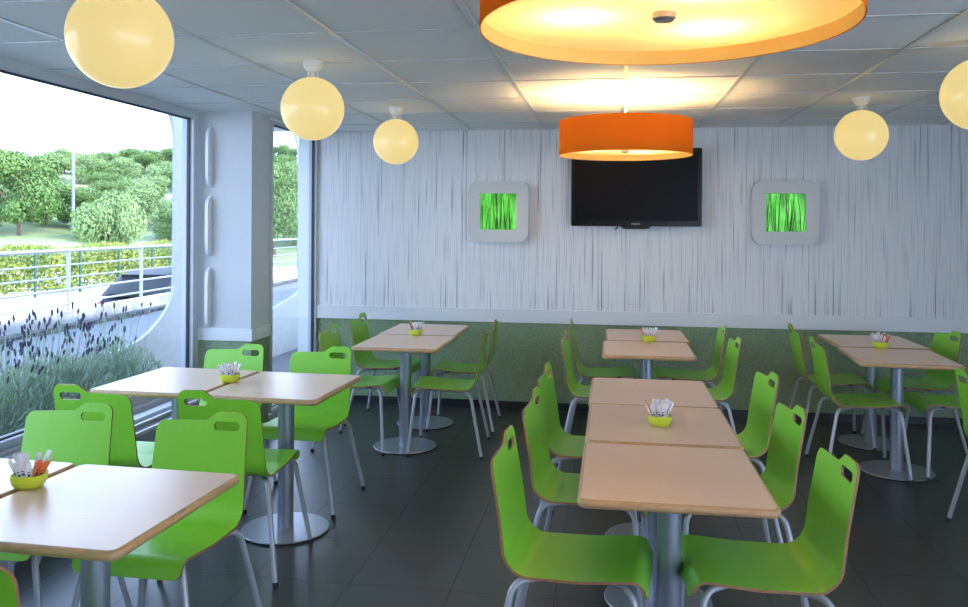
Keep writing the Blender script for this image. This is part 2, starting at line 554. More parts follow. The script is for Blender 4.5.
facade('wall_facade_end', -4.20, .03, [(7.95, -.1), (14.5, -.1), (14.5, 3.3), (7.95, 3.3)], hole2)

# ------------------------------------------------------------------ dining chair
TH = .0095
prof = fillet([(0, .226, .412), (0, .205, .470), (0, .02, .452), (0, -.226, .446), (0, -.246, .62), (0, -.287, .86)], [.045, .3, .088, .35], 14)
arc = [0.0]
for i in range(1, len(prof)): arc.append(arc[-1] + (prof[i] - prof[i - 1]).length)
def P(a):
    for i in range(1, len(arc)):
        if a <= arc[i] + 1e-9 or i == len(arc) - 1:
            f = (a - arc[i - 1]) / (arc[i] - arc[i - 1])
            p = prof[i - 1].lerp(prof[i], f)
            def tang(k):
                u = prof[max(k - 1, 0)]; w = prof[min(k + 1, len(prof) - 1)]
                return (w - u).normalized()
            t = tang(i - 1).lerp(tang(i), f).normalized()
            n = Vector((0, -t.z, t.y))
            if n.y < 0 and abs(n.y) > abs(n.z): n = -n
            if n.z < 0 and abs(n.z) >= abs(n.y): n = -n
            return p, n
def a_at(pred):
    for i in range(len(prof)):
        if pred(prof[i]): return arc[i]
A_SEAM = a_at(lambda p: p.y < -.2 and p.z > .485)
A_FLAT = arc[-2] + .004          # above the last bend the back is flat
A_TOP = arc[-1] - .012           # top of the tab
def halfw(a):
    # seat slightly wider than the back
    pts = [(0, .196), (.12, .203), (.35, .203), (A_SEAM, .197), (A_SEAM + .15, .192), (A_TOP, .186)]
    for (a0, w0), (a1, w1) in zip(pts, pts[1:]):
        if a <= a1: return w0 + (w1 - w0) * (a - a0) / (a1 - a0)
    return pts[-1][1]
def shell(name, verts2, faces2, seam, parent):
    cnt = {}
    for f in faces2:
        for i in range(len(f)):
            e = (f[i], f[(i + 1) % len(f)])
            k = tuple(sorted(e)); cnt.setdefault(k, []).append(e)
    mb = MB(); n = len(verts2)
    front, back = [], []
    for x, a in verts2:
        p, nn = P(a)
        front.append(Vector((x, p.y, p.z)) + nn * TH / 2); back.append(Vector((x, p.y, p.z)) - nn * TH / 2)
    mb.mesh(front + back, [tuple(f) for f in faces2] + [tuple(i + n for i in reversed(f)) for f in faces2], 0)
    b = 0
    for k, es in cnt.items():
        if len(es) == 1:
            i, j = es[0]
            if seam is not None and abs(verts2[i][1] - seam) < 1e-6 and abs(verts2[j][1] - seam) < 1e-6: continue
            mb.f.append((i, j, j + n, i + n)); mb.m.append(1)
    me = bpy.data.meshes.new(name)
    me.from_pydata(mb.v, [], mb.f)
    me.materials.append(M['green']); me.materials.append(M['ply'])
    me.polygons.foreach_set('material_index', mb.m)
    bm = bmesh.new(); bm.from_mesh(me); bmesh.ops.recalc_face_normals(bm, faces=bm.faces)
    # orient: the sitting side must face up / forward
    bm.faces.ensure_lookup_table()
    bm.to_mesh(me); bm.free()
    for p in me.polygons: p.use_smooth = True
    me.set_sharp_from_angle(angle=math.radians(40))
    o = bpy.data.objects.new(name, me); o.parent = parent
    return link(o)

def make_chair():
    root = empty('dining_chair')
    # seat strip
    R = .030
    samples = sorted(set([0, .002, .005, .009, .014, .02, .026, .03] + [a for a in arc if .03 < a < A_SEAM] + [A_SEAM]))
    v2, f2 = [], []
    for a in samples:
        h = halfw(a)
        if a < R: h = h - R + math.sqrt(max(0, R * R - (R - a) ** 2))
        v2 += [(-h, a), (-h / 3, a), (h / 3, a), (h, a)]
    for i in range(len(samples) - 1):
        for k in range(3):
            f2.append((i * 4 + k, i * 4 + k + 1, i * 4 + k + 5, i * 4 + k + 4))
    shell('seat', v2, f2, A_SEAM, root)
    # backrest: strip up to the flat part, then outline with the handle slot
    samples = [A_SEAM] + [a for a in arc if A_SEAM < a < A_FLAT] + [A_FLAT]
    v2, f2 = [], []
    for a in samples:
        h = halfw(a); v2 += [(-h, a), (h, a)]
    for i in range(len(samples) - 1):
        f2.append((i * 2, i * 2 + 1, i * 2 + 3, i * 2 + 2))
    ia, ib = len(v2) - 2, len(v2) - 1
    hb, ht = halfw(A_FLAT), halfw(A_TOP)
    sh = A_TOP - .034
    pts = [(hb, A_FLAT), (ht + .001, sh - .006), (-.022, sh), (-.066, A_TOP), (-ht, A_TOP - .001), (-hb, A_FLAT)]
    fl = fillet([(0, p[0], p[1]) for p in pts], [.042, .03, .028, .036], 7)
    outer = [(p.y, p.z) for p in fl]
    cx, ca = -.106, A_TOP - .054
    slot = [(cx + x, ca + y) for x, y in round_rect(-.053, .053, -.0175, .0175, .016, 4)]
    tris = fill(outer, slot)
    idx = []
    for k, p in enumerate(outer):
        if k == 0: idx.append(ib)
        elif k == len(outer) - 1: idx.append(ia)
        else: idx.append(len(v2)); v2.append(p)
    for p in slot: idx.append(len(v2)); v2.append(p)
    for t in tris:
        # keep a common winding
        q = [idx[i] for i in t]
        (x0, a0), (x1, a1), (x2, a2) = (v2[i] for i in q)
        if (x1 - x0) * (a2 - a0) - (x2 - x0) * (a1 - a0) < 0: q.reverse()
        f2.append(tuple(q))
    shell('backrest', v2, f2, A_SEAM, root)
    # legs, rails
    r = .0115
    for s in (-1, 1):
        for nm, pts in (('f', [(s * .105, .07, .436), (s * .180, .182, .434), (s * .252, .222, .012)]),
                        ('r', [(s * .105, -.07, .431), (s * .194, -.198, .429), (s * .265, -.285, .012)])):
            path = fillet(pts, [.055], 9)
            g = MB(); g.tube(path, r, 12)
            lg = g.build('leg', M['tube'], root, smooth=50)
            d = (path[-1] - path[-2]).normalized()
            g = MB(); g.tube([path[-1] - d * .012, path[-1] - d * .002, Vector((path[-1].x, path[-1].y, 0)) + Vector((0, 0, .0005))], [.0122, .0128, .0118], 12)
            g.build('foot_cap', M['rubber'], lg, smooth=50)
        g = MB(); g.tube([(s * .105, .075, .436), (s * .105, 0, .4335), (s * .105, -.075, .431)], r, 12)
        g.build('seat_rail', M['tube'], root, smooth=50)
        g = MB(); g.box(s * .118 - .02, s * .118 + .02, .075, .10, .434, .4475); g.build('seat_bracket', M['rubber'], root)
        g = MB(); g.box(s * .118 - .02, s * .118 + .02, -.10, -.07, .430, .4405); g.build('seat_bracket', M['rubber'], root)
    return root

N_, E_, S_, W_ = 0.0, -PI / 2, PI, PI / 2      # facing +y, +x, -y, -x
D = math.radians
G1, G2 = 'chairs around the front left tables', 'chairs around the middle left tables'
G5, G6, G7, G8 = 'chairs around the back left tables', 'chairs around the back centre tables', 'chairs along the long centre table', 'chairs around the right tables'
chairs = [
 (-1.495, 1.945, N_, G1, 'green chair at bottom left corner of the photo, only its backrest corner showing'),
 (-2.17, 2.81, S_ + D(1), G1, 'green chair facing the camera behind the front left table, nearer the window'),
 (-1.575, 2.755, S_ + D(-1), G1, 'green chair facing the camera, its whole seat showing right of the front left table'),
 (-2.315, 3.72, N_, G2, 'green chair with its back to the camera under the middle left table, nearer the window'),
 (-1.705, 3.70, N_ + D(2), G2, 'green chair with its back to the camera, under the right middle left table'),
 (-2.265, 4.50, S_, G2, 'green chair facing the camera in front of the white pillar, behind the middle left table'),
 (-1.715, 4.50, S_, G2, 'green chair facing the camera behind the right half of the middle left table'),
 (-1.74, 5.76, E_ + D(-3), G5, 'green chair left of the back left table, nearer the camera, beside the narrow window'),
 (-1.755, 6.52, E_ + D(-3), G5, 'green chair left of the back left table, against the green wall, by the narrow window'),
 (-1.15, 5.765, W_ + D(3), G5, 'green chair right of the back left table, nearer the camera'),
 (-1.165, 6.455, W_ + D(2), G5, 'green chair right of the back left table, against the green wall'),
 (-.035, 5.70, E_ + D(-3), G6, 'green chair left of the back centre table, nearer the camera'),
 (-.02, 6.46, E_, G6, 'green chair left of the back centre table, against the green wall'),
 (.55, 5.76, W_ + D(3), G6, 'green chair right of the back centre table, nearer the camera'),
 (.555, 6.46, W_, G6, 'green chair right of the back centre table, against the green wall'),
 (-.09, 2.84, E_ + D(-5), G7, 'nearest green chair on the left side of the long centre table'),
 (-.062, 3.585, E_ + D(-6), G7, 'second green chair from the camera on the left side of the long centre table'),
 (-.060, 4.27, E_ + D(-6), G7, 'third green chair from the camera on the left side of the long centre table'),
 (.468, 2.875, W_ + D(3.5), G7, 'nearest green chair on the right side of the long centre table'),
 (.475, 3.62, W_ + D(5), G7, 'second green chair from the camera on the right side of the long centre table'),
 (.520, 4.41, W_ + D(6), G7, 'third green chair from the camera on the right side of the long centre table'),
 (1.62, 5.715, E_, G8, 'green chair left of the right table, nearer the camera'),
 (1.63, 6.46, E_, G8, 'green chair left of the right table, against the green wall'),
 (2.185, 5.79, W_, G8, 'green chair right of the right table, nearer the camera, cut by the photo edge'),
 (2.13, 6.40, W_ + D(6), G8, 'green chair right of the right table, against the green wall, handle slot showing'),
 (2.09, 4.53, E_, None, 'green chair at the right photo edge, only a leg and backrest edge showing'),
]
proto = make_chair()
for i, (x, y, rz, grp, lab) in enumerate(chairs):
    o = proto if i == 0 else copy_tree(proto)
    o.location = (x, y, 0); o.rotation_euler = (0, 0, rz)
    if 'group' in o: del o['group']
    tag(o, lab, 'chair', grp)

# ------------------------------------------------------------------ restaurant table
TW, TL, TZ, TT = .60, .685, .75, .028
def make_table():
    root = empty('restaurant_table')
    hx, hy = TW / 2, TL / 2
    e = .012
    ring_in = round_rect(-hx + e, hx - e, -hy + e, hy - e, .022, 6)
    mb = MB()
    n = len(ring_in)
    mb.mesh([(x, y, TZ) for x, y in ring_in] + [(x, y, TZ - TT) for x, y in ring_in], [tuple(range(n)), tuple(reversed(range(n, 2 * n)))] + [(i, (i + 1) % n, (i + 1) % n + n, i + n) for i in range(n)])
    mb.build('tabletop', M['beech'], root)
    mb = MB(); m = 9; vs = []
    for k in range(m):
        a = PI / 2 - PI * k / (m - 1)
        off = e * max(0, math.cos(a)); z = TZ - TT / 2 + TT / 2 * math.sin(a)
        vs += [(x, y, z) for x, y in round_rect(-hx + e - off, hx - e + off, -hy + e - off, hy - e + off, .022 + off, 6)]
    fs = [(k * n + i, k * n + (i + 1) % n, (k + 1) * n + (i + 1) % n, (k + 1) * n + i) for k in range(m - 1) for i in range(n)]
    mb.mesh(vs, fs); mb.build('edge_band', M['beech_edge'], root, smooth=40)
    mb = MB(); mb.lathe([(0, .012), (.041, .012), (.041, TZ - TT - .006), (0, TZ - TT - .006)], 28); mb.build('pedestal', M['pole'], root, smooth=40)
    mb = MB(); mb.lathe([(0, .0055), (.221, .0055), (.2245, .009), (.221, .013), (0, .0165)], 64); mb.build('base_plate', M['base'], root, smooth=40)
    mb = MB(); mb.lathe([(0, 0), (.222, 0), (.222, .0055), (0, .0055)], 64); mb.build('base_rim', M['rubber'], root, smooth=40)
    mb = MB(); mb.box(-.15, .15, -.15, .15, TZ - TT - .007, TZ - TT); mb.build('mounting_plate', M['dark_metal'], root)
    return root
tables = [
 (-1.515, 2.275, D(-2), 'front left tables', 'beech table at bottom left, the one whose whole top shows'),
 (-2.125, 2.300, D(-2), 'front left tables', 'beech table at bottom left, cut by the left photo edge'),
 (-1.655, 4.090, D(-2), 'middle left tables', 'right beech table of the pair in front of the white pillar'),
 (-2.265, 4.125, D(-2), 'middle left tables', 'left beech table of the pair in front of the white pillar, beside the window'),
 (-1.440, 5.760, D(-.5), 'back left tables', 'nearer beech table of the pair by the back left corner'),
 (-1.452, 6.455, D(0), 'back left tables', 'farther beech table of the back left pair, touching the green wall'),
 (.247, 5.745, 0, 'back centre tables', 'nearer beech table of the pair below the television'),
 (.265, 6.450, D(1), 'back centre tables', 'farther beech table of the pair below the television, by the green wall'),
 (.202, 2.870, 0, 'long centre table', 'nearest of the three beech tables pushed into the long centre row'),
 (.204, 3.575, 0, 'long centre table', 'middle of the three beech tables in the long centre row, carrying the sachet bowl'),
 (.200, 4.255, 0, 'long centre table', 'farthest of the three beech tables in the long centre row'),
 (1.835, 5.715, D(-3), 'right tables', 'nearer beech table of the pair at the right photo edge'),
 (1.885, 6.430, D(0), 'right tables', 'farther beech table of the right pair, by the green wall'),
]
tp = make_table()
for i, (x, y, rz, grp, lab) in enumerate(tables):
    o = tp if i == 0 else copy_tree(tp)
    o.location = (x, y, 0); o.rotation_euler = (0, 0, rz)
    tag(o, lab, 'table', grp)

# ------------------------------------------------------------------ bowls of sachets
mb = MB()
def sq_ring(r, z, n=40, p=3.2):
    out = []
    for k in range(n):
        a = 2 * PI * k / n
        q = (abs(math.cos(a)) ** p + abs(math.sin(a)) ** p) ** (-1 / p)
        out.append((r * q * math.cos(a), r * q * math.sin(a), z))
    return out
prf = [(.001, .0), (.030, .0), (.038, .004), (.045, .016), (.0485, .032), (.049, .044), (.0465, .044), (.0455, .032), (.042, .017), (.034, .006), (.001, .005)]
n = 40
vs = [p for r, z in prf for p in sq_ring(r, z)]
mb.mesh(vs, [(i * n + k, i * n + (k + 1) % n, (i + 1) * n + (k + 1) % n, (i + 1) * n + k) for i in range(len(prf) - 1) for k in range(n)])
bowl0 = mb.build('sachet_bowl', M['bowl'], smooth=50)
def stick_mesh(name, m, w):
    g = MB(); L_ = .098; t = .0016
    rows = [(0, .0005), (.004, .0006), (.008, t), (.05, t * 1.3), (.09, t), (.094, .0006), (L_, .0005)]
    vs = []
    for z, tt in rows: vs += [(-w, -tt, z), (w, -tt, z), (w, tt, z), (-w, tt, z)]
    fs = [(i * 4 + k, i * 4 + (k + 1) % 4, i * 4 + 4 + (k + 1) % 4, i * 4 + 4 + k) for i in range(len(rows) - 1) for k in range(4)] + [(3, 2, 1, 0), tuple(len(rows) * 4 - 4 + k for k in range(4))]
    g.mesh(vs, fs, 0)
    for z0, z1 in ((.040, .050), (.056, .060)):
        for s in (-1, 1):
            g.face([(-w * .6, s * .0023, z0), (w * .5, s * .0023, z0), (w * .5, s * .0023, z1), (-w * .6, s * .0023, z1)], 1)
    o = g.build(name, [m, M['print']])
    return o
st0 = stick_mesh('sugar_stick', M['paper'], .0085)
so0 = stick_mesh('sweetener_sachet', M['orange_paper'], .011)
bowls = [
 (-1.80, 2.36, D(10), 'on the front left tables', 0, 'lime bowl of sachets on the seam of the front left tables'),
 (-1.97, 4.10, D(5), 'on the middle left tables', None, 'lime bowl of sachets on the tables before the pillar'),
 (-1.445, 6.095, D(0), 'on the back left tables', PI, 'lime bowl of sachets on the back left tables'),
 (.272, 6.085, D(8), 'on the tables below the television', PI, 'lime bowl of sachets on the tables below the television'),
 (.205, 3.535, D(4), 'on the long centre table', PI, 'lime bowl of sachets on the long centre table'),
 (1.84, 6.070, D(0), 'on the right tables', -.9, 'lime bowl of sachets on the right tables'),
]
first = [True, True]
for i, (x, y, rz, where, oa, lab) in enumerate(bowls):
    o = bowl0 if i == 0 else link(bowl0.copy())
    o.location = (x, y, TZ); o.rotation_euler = (0, 0, rz)
    tag(o, lab, 'bowl', 'sachet bowls')
    rr = random.Random(i + 3)
    spots = []
    for k in range(14):
        a = 2 * PI * k / 14 + rr.uniform(-.15, .15)
        spots.append((a, rr.uniform(.022, .031)))
    spots += [(rr.uniform(0, 6.28), rr.uniform(.004, .014)) for _ in range(4)]
    for a, r in spots:
        is_o = oa is not None and abs((a - oa + PI) % (2 * PI) - PI) < .42
        src, fi = (so0, 1) if is_o else (st0, 0)
        q = src if first[fi] else link(src.copy()); first[fi] = False
        lean = .20 + r * 8 + rr.uniform(-.08, .12)
        q.location = (x + r * math.cos(a) * .8, y + r * math.sin(a) * .8, TZ + .009 + rr.uniform(0, .006))
        ax = Vector((-math.sin(a), math.cos(a), 0))
        q.rotation_mode = 'QUATERNION'
        from mathutils import Quaternion
        q.rotation_quaternion = Quaternion(ax, lean) @ Quaternion((0, 0, 1), a + PI / 2 + rr.uniform(-.5, .5))
        s_ = rr.uniform(.86, 1.0); q.scale = (s_, s_, s_)
        if is_o: tag(q, 'orange sachet in the lime bowl ' + where, 'sachet', 'orange sachets in the bowl ' + where)
        else: tag(q, 'white paper sugar stick in the lime bowl ' + where, 'sachet', 'sugar sticks in the bowl ' + where)

# ------------------------------------------------------------------ television
tv = empty('television', (.203, YB, 1.9)); tag(tv, 'black flat television hanging on the striped back wall', 'television')
W2, H2 = .535, .322
mb = MB()
rr_ = round_rect(-W2, W2, -H2, H2 + .005, .014, 4)
# bezel: ring with sunken screen, plus bulge at the bottom
hole_ = round_rect(-W2 + .034, W2 - .034, -H2 + .045, H2 - .03, .004, 4)
tri = fill(rr_, hole_); pts = rr_ + hole_; nn = len(pts)
vs = [(x, -.115, z) for x, z in pts] + [(x, -.06, z) for x, z in pts]
fs = [tuple(t) for t in tri] + [tuple(i + nn for i in reversed(t)) for t in tri]
for a, ln in ((0, len(rr_)), (len(rr_), len(hole_))):
    fs += [(a + k, a + (k + 1) % ln, a + (k + 1) % ln + nn, a + k + nn) for k in range(ln)]
mb.mesh(vs, fs)
bl = [(-.13, -H2 + .001), (-.105, -H2 - .018), (-.08, -H2 - .022), (.08, -H2 - .022), (.105, -H2 - .018), (.13, -H2 + .001)]
mb.mesh([(x, -.118, z) for x, z in bl] + [(x, -.08, z) for x, z in bl], [tuple(range(6)), tuple(reversed(range(6, 12)))] + [(k, (k + 1) % 6, (k + 1) % 6 + 6, k + 6) for k in range(6)])
mb.build('bezel', M['tv_black'], tv, smooth=30)
mb = MB(); mb.box(-W2 + .03, W2 - .03, -.108, -.10, -H2 + .04, H2 - .025); mb.build('screen', M['tv_screen'], tv)
mb = MB(); mb.box(-W2 + .03, W2 - .03, -.10, -.055, -H2 + .03, H2 - .03); mb.box(-.35, .35, -.058, -.03, -.22, .2); mb.build('rear_case', M['tv_black'], tv)
mb = MB(); mb.box(-.12, .12, -.04, 0, -.12, .12); mb.build('wall_mount', M['dark_metal'], tv)
fc = bpy.data.curves.new('logo', 'FONT'); fc.body = 'PHILIPS'; fc.size = .021; fc.align_x = 'CENTER'; fc.extrude = .0006
tmp = bpy.data.objects.new('logo_text', fc); link(tmp); bpy.context.view_layer.update()
lme = bpy.data.meshes.new_from_object(tmp.evaluated_get(bpy.context.evaluated_depsgraph_get())); bpy.data.objects.remove(tmp)
lo = link(bpy.data.objects.new('logo', lme)); lme.materials.clear(); lme.materials.append(M['logo']); lo.parent = tv; lo.location = (0, -.1165, -H2 + .012); lo.rotation_euler = (PI / 2, 0, 0)
mb = MB(); mb.tube([(-.145, -.09, -H2 - .001), (-.155, -.09, -H2 - .018), (-.172, -.092, -H2 - .026)], .005, 8); mb.build('cable', M['tv_black'], tv, smooth=40)

# ------------------------------------------------------------------ backlit grass panels
def light_panel(x, z, lab, seed):
    r = empty('light_panel', (x, YB, z)); tag(r, lab, 'wall light', 'backlit grass panels')
    o_ = round_rect(-.262, .262, -.262, .262, .085, 8)
    q = .156
    h_ = [(q, q), (-q, q), (-q, -q), (q, -q)]
    tri = fill(o_, h_); pts = o_ + h_; nn = len(pts)
    m = MB()
    m.mesh([(a, -.085, b) for a, b in pts] + [(a, 0, b) for a, b in pts],
           [tuple(t) for t in tri] + [tuple(i + nn for i in reversed(t)) for t in tri] +
           [(k, (k + 1) % len(o_), (k + 1) % len(o_) + nn, k + nn) for k in range(len(o_))] +
           [(len(o_) + k, len(o_) + (k + 1) % 4, len(o_) + (k + 1) % 4 + nn, len(o_) + k + nn) for k in range(4)])
    m.build('frame', M['panel_white'], r, smooth=30)
    m = MB(); m.box(-q, q, -.060, -.052, -q, q); m.build('backlit_sheet', M['green_screen'], r)
    rr = random.Random(seed)
    m = MB()
    for k in range(15):
        x0 = rr.uniform(-.145, .145); x1 = max(-.15, min(.15, x0 + rr.uniform(-.03, .03)))
        zt = q - .002 if rr.random() < .7 else rr.uniform(.0, .12)
        xm = (x0 + x1) / 2 + rr.uniform(-.008, .008)
        m.tube([(x0, -.066, -q + .002), (xm, -.069, (zt - q) / 2), (x1, -.066, zt)], [.0035, .003, .0015], 6)
    st = m.build('reed_stems', M['reed'], r, smooth=50); st['kind'] = 'stuff'
light_panel(-.957, 1.698, 'white rounded square panel with glowing green grass, left of the television', 1)
light_panel(1.405, 1.698, 'white rounded square panel with glowing green grass, right of the television', 5)

# ------------------------------------------------------------------ globe pendants
GR = .160; GZ = 2.168 - ZC
gl = empty('globe_lamp')
mb = MB(); pf = []
for k in range(25):
    a = -PI / 2 + (PI * .93) * k / 24
    pf.append((max(GR * math.cos(a), .0005), GZ + GR * math.sin(a)))
mb.lathe(pf, 48); mb.build('globe', M['globe'], gl, smooth=60)
mb = MB(); mb.lathe([(0, 0), (.052, 0), (.052, -.008), (.046, -.030), (.034, -.048), (.018, -.056), (0, -.057)], 32); mb.build('ceiling_cup', M['porcelain'], gl, smooth=50)
mb = MB(); mb.lathe([(.012, -.05), (.012, -.085), (.030, -.086), (.034, -.096), (.030, -.100)], 24)
for a in (0, 2.1, 4.2): mb.tube([(.026 * math.cos(a), .026 * math.sin(a), -.045), (.030 * math.cos(a), .030 * math.sin(a), -.092)], .0035, 6)
mb.build('holder', M['porcelain'], gl, smooth=50)
globes = [(-1.540, 2.425, 'round yellow globe lamp at top left, the largest and nearest of the left row'),
          (-1.507, 4.050, 'round yellow globe lamp in the middle of the left row, before the narrow window'),
          (-1.510, 5.720, 'round yellow globe lamp at the far end of the left row, by the striped wall'),
          (1.575, 5.600, 'round yellow globe lamp right of the television, whole in view'),
          (1.600, 3.930, 'round yellow globe lamp cut by the right photo edge')]
for i, (x, y, lab) in enumerate(globes):
    o = gl if i == 0 else copy_tree(gl)
    o.location = (x, y, ZC); tag(o, lab, 'lamp', 'globe lamps')

# ------------------------------------------------------------------ orange drum pendants
DR, DB, DT = .415, 2.022 - ZC, 2.238 - ZC
dl = empty('drum_lamp')
mb = MB(); mb.lathe([(DR, DB), (DR, DT)], 72); mb.build('shade', M['orange_shade'], dl, smooth=60)
mb = MB(); mb.lathe([(DR - .003, DB + .001), (DR - .003, DT - .001)], 72); mb.build('shade_lining', M['shade_lining'], dl, smooth=60)
mb = MB(); mb.lathe([(.0005, DB + .038), (DR - .0032, DB + .038)], 72); mb.build('diffuser', M['diffuser'], dl, smooth=60)
mb = MB(); mb.lathe([(0, DB + .018), (.020, DB + .018), (.026, DB + .024), (.026, DB + .037), (0, DB + .037)], 24); mb.build('finial', M['base'], dl, smooth=40)
mb = MB(); mb.lathe([(0, 0), (.060, 0), (.060, -.014), (.055, -.018), (0, -.018)], 32); mb.build('canopy', M['porcelain'], dl, smooth=40)
mb = MB(); mb.tube([(0, 0, -.015), (0, 0, DB + .02)], .006, 10)
for k in range(3):
    a = k * 2 * PI / 3 + .4
    mb.tube([(0, 0, DT - .05), (DR * .99 * math.cos(a), DR * .99 * math.sin(a), DT - .05)], .003, 6)
mb.build('stem', M['porcelain'], dl, smooth=40)
for k in range(3):
    a = k * 2 * PI / 3 + .95
    m = MB(); c = (.20 * math.cos(a), .20 * math.sin(a), DB + .115)
    pf = [(max(.028 * math.cos(t), .0005), .028 * math.sin(t)) for t in [-PI / 2 + PI * j / 10 for j in range(11)]]
    m.lathe(pf, 16, c=c); m.build('bulb', M['bulb'], dl, smooth=60)
for i, (x, y, lab) in enumerate([(.1, -1.5, 'added orange drum lamp behind the viewer, unseen, for warm fill light'), (.115, 1.905, 'large orange drum lamp cut by the top photo edge, seen from below'),  # first lamp is unseen, added to light the room
                                 (.085, 5.30, 'orange drum lamp hanging before the television')]):
    o = dl if i == 0 else copy_tree(dl)
    o.location = (x, y, ZC); tag(o, lab, 'lamp', 'drum lamps')

# ------------------------------------------------------------------ outdoors
def kx(y): return -8.47 - (y - 10.5) * .055
mb = MB()
ys = [-14, 0, 10, 20, 30, 60]
vs = []
for y in ys: vs += [(-2.7, y, -.1), (kx(y) + .02, y, -.1), (-2.7, y, -.3), (kx(y) + .02, y, -.3)]
fs = []
for i in range(len(ys) - 1):
    a = i * 4; b = a + 4
    fs += [(a, a + 1, b + 1, b), (a + 1, a + 3, b + 3, b + 1), (a + 2, b + 2, b + 3, a + 3)]
mb.mesh(vs, fs); S(mb.build('road', M['asphalt']))
def ribbon(x0, x1, z0, z1, y0=-10, y1=60, wob=0, n=1):
    g = MB(); rr = random.Random(3)
    Y = [y0 + (y1 - y0) * k / n for k in range(n + 1)]
    vs = []
    for y in Y:
        w = rr.uniform(-wob, wob)
        vs += [(kx(y) + x0, y, z0), (kx(y) + x1 + w, y, z0), (kx(y) + x1 + w * .6, y, z1 + w * .4), (kx(y) + x0, y, z1)]
    fs = [(i * 4 + k, i * 4 + (k + 1) % 4, i * 4 + 4 + (k + 1) % 4, i * 4 + 4 + k) for i in range(n) for k in range(4)] + [(0, 1, 2, 3)]
    g.mesh(vs, fs); return g
S(ribbon(-.25, 0, -1.1, .16).build('road_wall', M['kerb']))
S(ribbon(0, .16, -.11, -.03, wob=.07, n=240).build('road_wall_gutter', M['dirt']))
# car park, slightly sunk
mb = MB(); mb.face([(-9 + 2, -15, -1), (-9 + 2, 70, -1), (-26, 70, -1), (-26, -15, -1)][::-1])
mb.v = [(kx(y) - .2 if x > -10 else x, y, z) for x, y, z in mb.v]
S(mb.build('road_carpark', M['carpark']))
# hill
mb = MB(); rrh = random.Random(5)
NA, NR = 40, 36
vs = []
for i in range(NR + 1):
    for j in range(NA + 1):
        a = math.radians(85 + 100 * j / NA)
        r = 19 + (i / NR) ** 1.5 * 230
        def hz(r, a):
            t = max(0, min(1, (r - 40) / 105))
            return -1.02 + 12.2 * t * t * (3 - 2 * t) + math.sin(a * 5) * .8 * t + math.sin(r * .07 + a * 9) * .6 * t
        vs.append((r * math.cos(a), r * math.sin(a), hz(r, a) - (.0 if r > 27 else .05)))
fs = [(i * (NA + 1) + j, i * (NA + 1) + j + 1, (i + 1) * (NA + 1) + j + 1, (i + 1) * (NA + 1) + j) for i in range(NR) for j in range(NA)]
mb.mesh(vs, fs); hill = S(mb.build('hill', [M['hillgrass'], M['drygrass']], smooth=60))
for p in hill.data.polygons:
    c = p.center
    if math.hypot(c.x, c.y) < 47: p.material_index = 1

# railing along the road wall
rl = empty('railing', (kx(10) - .12, 10, .16)); tag(rl, 'pale metal railing with horizontal rails along the road wall', 'railing')
ox, oy, oz = rl.location
def rp(y, z, dx=0): return (kx(y) - .12 - ox + dx, y - oy, z - oz)
for z, r_ in ((1.13, .030), (.90, .014), (.70, .014), (.50, .020), (.27, .018)):
    g = MB(); g.tube([rp(y, z) for y in (2, 14, 26, 40)], r_, 8); g.build('rail', M['railing'], rl, smooth=50)
y = 3.0
while y < 40:
    g = MB(); g.tube([rp(y, .16), rp(y, 1.14)], .032, 8); g.build('post', M['railing'], rl, smooth=50)
    y += 2.32

# leaf clouds
def leaf_cloud(g, c, rad, n, size, rr, flat=1.0, mi=0, shell_=.55):
    for _ in range(n):
        d = Vector((rr.gauss(0, 1), rr.gauss(0, 1), rr.gauss(0, 1))).normalized()
        p = d * (shell_ + (1 - shell_) * rr.random() ** .7)
        q = Vector((c[0] + p.x * rad[0], c[1] + p.y * rad[1], c[2] + p.z * rad[2]))
        nrm = (d + Vector((rr.uniform(-.8, .8), rr.uniform(-.8, .8), rr.uniform(-.3, .9)))).normalized()
        u = nrm.orthogonal().normalized(); w = nrm.cross(u)
        t = rr.uniform(0, 6.28); u, w = u * math.cos(t) + w * math.sin(t), w * math.cos(t) - u * math.sin(t)
        s = size * rr.uniform(.6, 1.3)
        g.face([q - u * s, q - w * s * .55, q + u * s, q + w * s * .55], mi)
def tree_mesh(seed, n, leafmat):
    rr = random.Random(seed)
    g = MB()
    for k in range(14):
        a = rr.uniform(0, 6.28); r = rr.uniform(0, .62); z = rr.uniform(.20, .80)
        rad = rr.uniform(.18, .34)
        leaf_cloud(g, (r * math.cos(a), r * math.sin(a), z), (rad, rad, rad * .75), n // 14, .024, rr)
    g2 = MB()
    g2.tube([(0, 0, -.06), (.01, .0, .2), (0, .02, .55)], [.035, .028, .012], 8)
    for k in range(5):
        a = k * 1.26 + rr.uniform(-.3, .3)
        g2.tube([(0, 0, .2), (.2 * math.cos(a), .2 * math.sin(a), .42), (.38 * math.cos(a), .38 * math.sin(a), .6)], [.02, .013, .006], 6)
    return g, g2
def make_tree(name, seed, n, lm):
    r = empty(name); a, b = tree_mesh(seed, n, lm)
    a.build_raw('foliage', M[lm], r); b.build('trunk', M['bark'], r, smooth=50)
    return r
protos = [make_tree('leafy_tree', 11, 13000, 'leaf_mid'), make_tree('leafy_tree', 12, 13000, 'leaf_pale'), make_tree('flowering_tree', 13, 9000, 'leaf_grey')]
used = [False] * 3
F_ = Vector((-math.sin(yaw), math.cos(yaw), 0)); R_ = Vector((math.cos(yaw), math.sin(yaw), 0))
def hillz(x, y):
    r = math.hypot(x, y); a = math.atan2(y, x)
    t = max(0, min(1, (r - 40) / 105))
    return -1.02 + 12.2 * t * t * (3 - 2 * t) + math.sin(a * 5) * .8 * t + math.sin(r * .07 + a * 9) * .6 * t
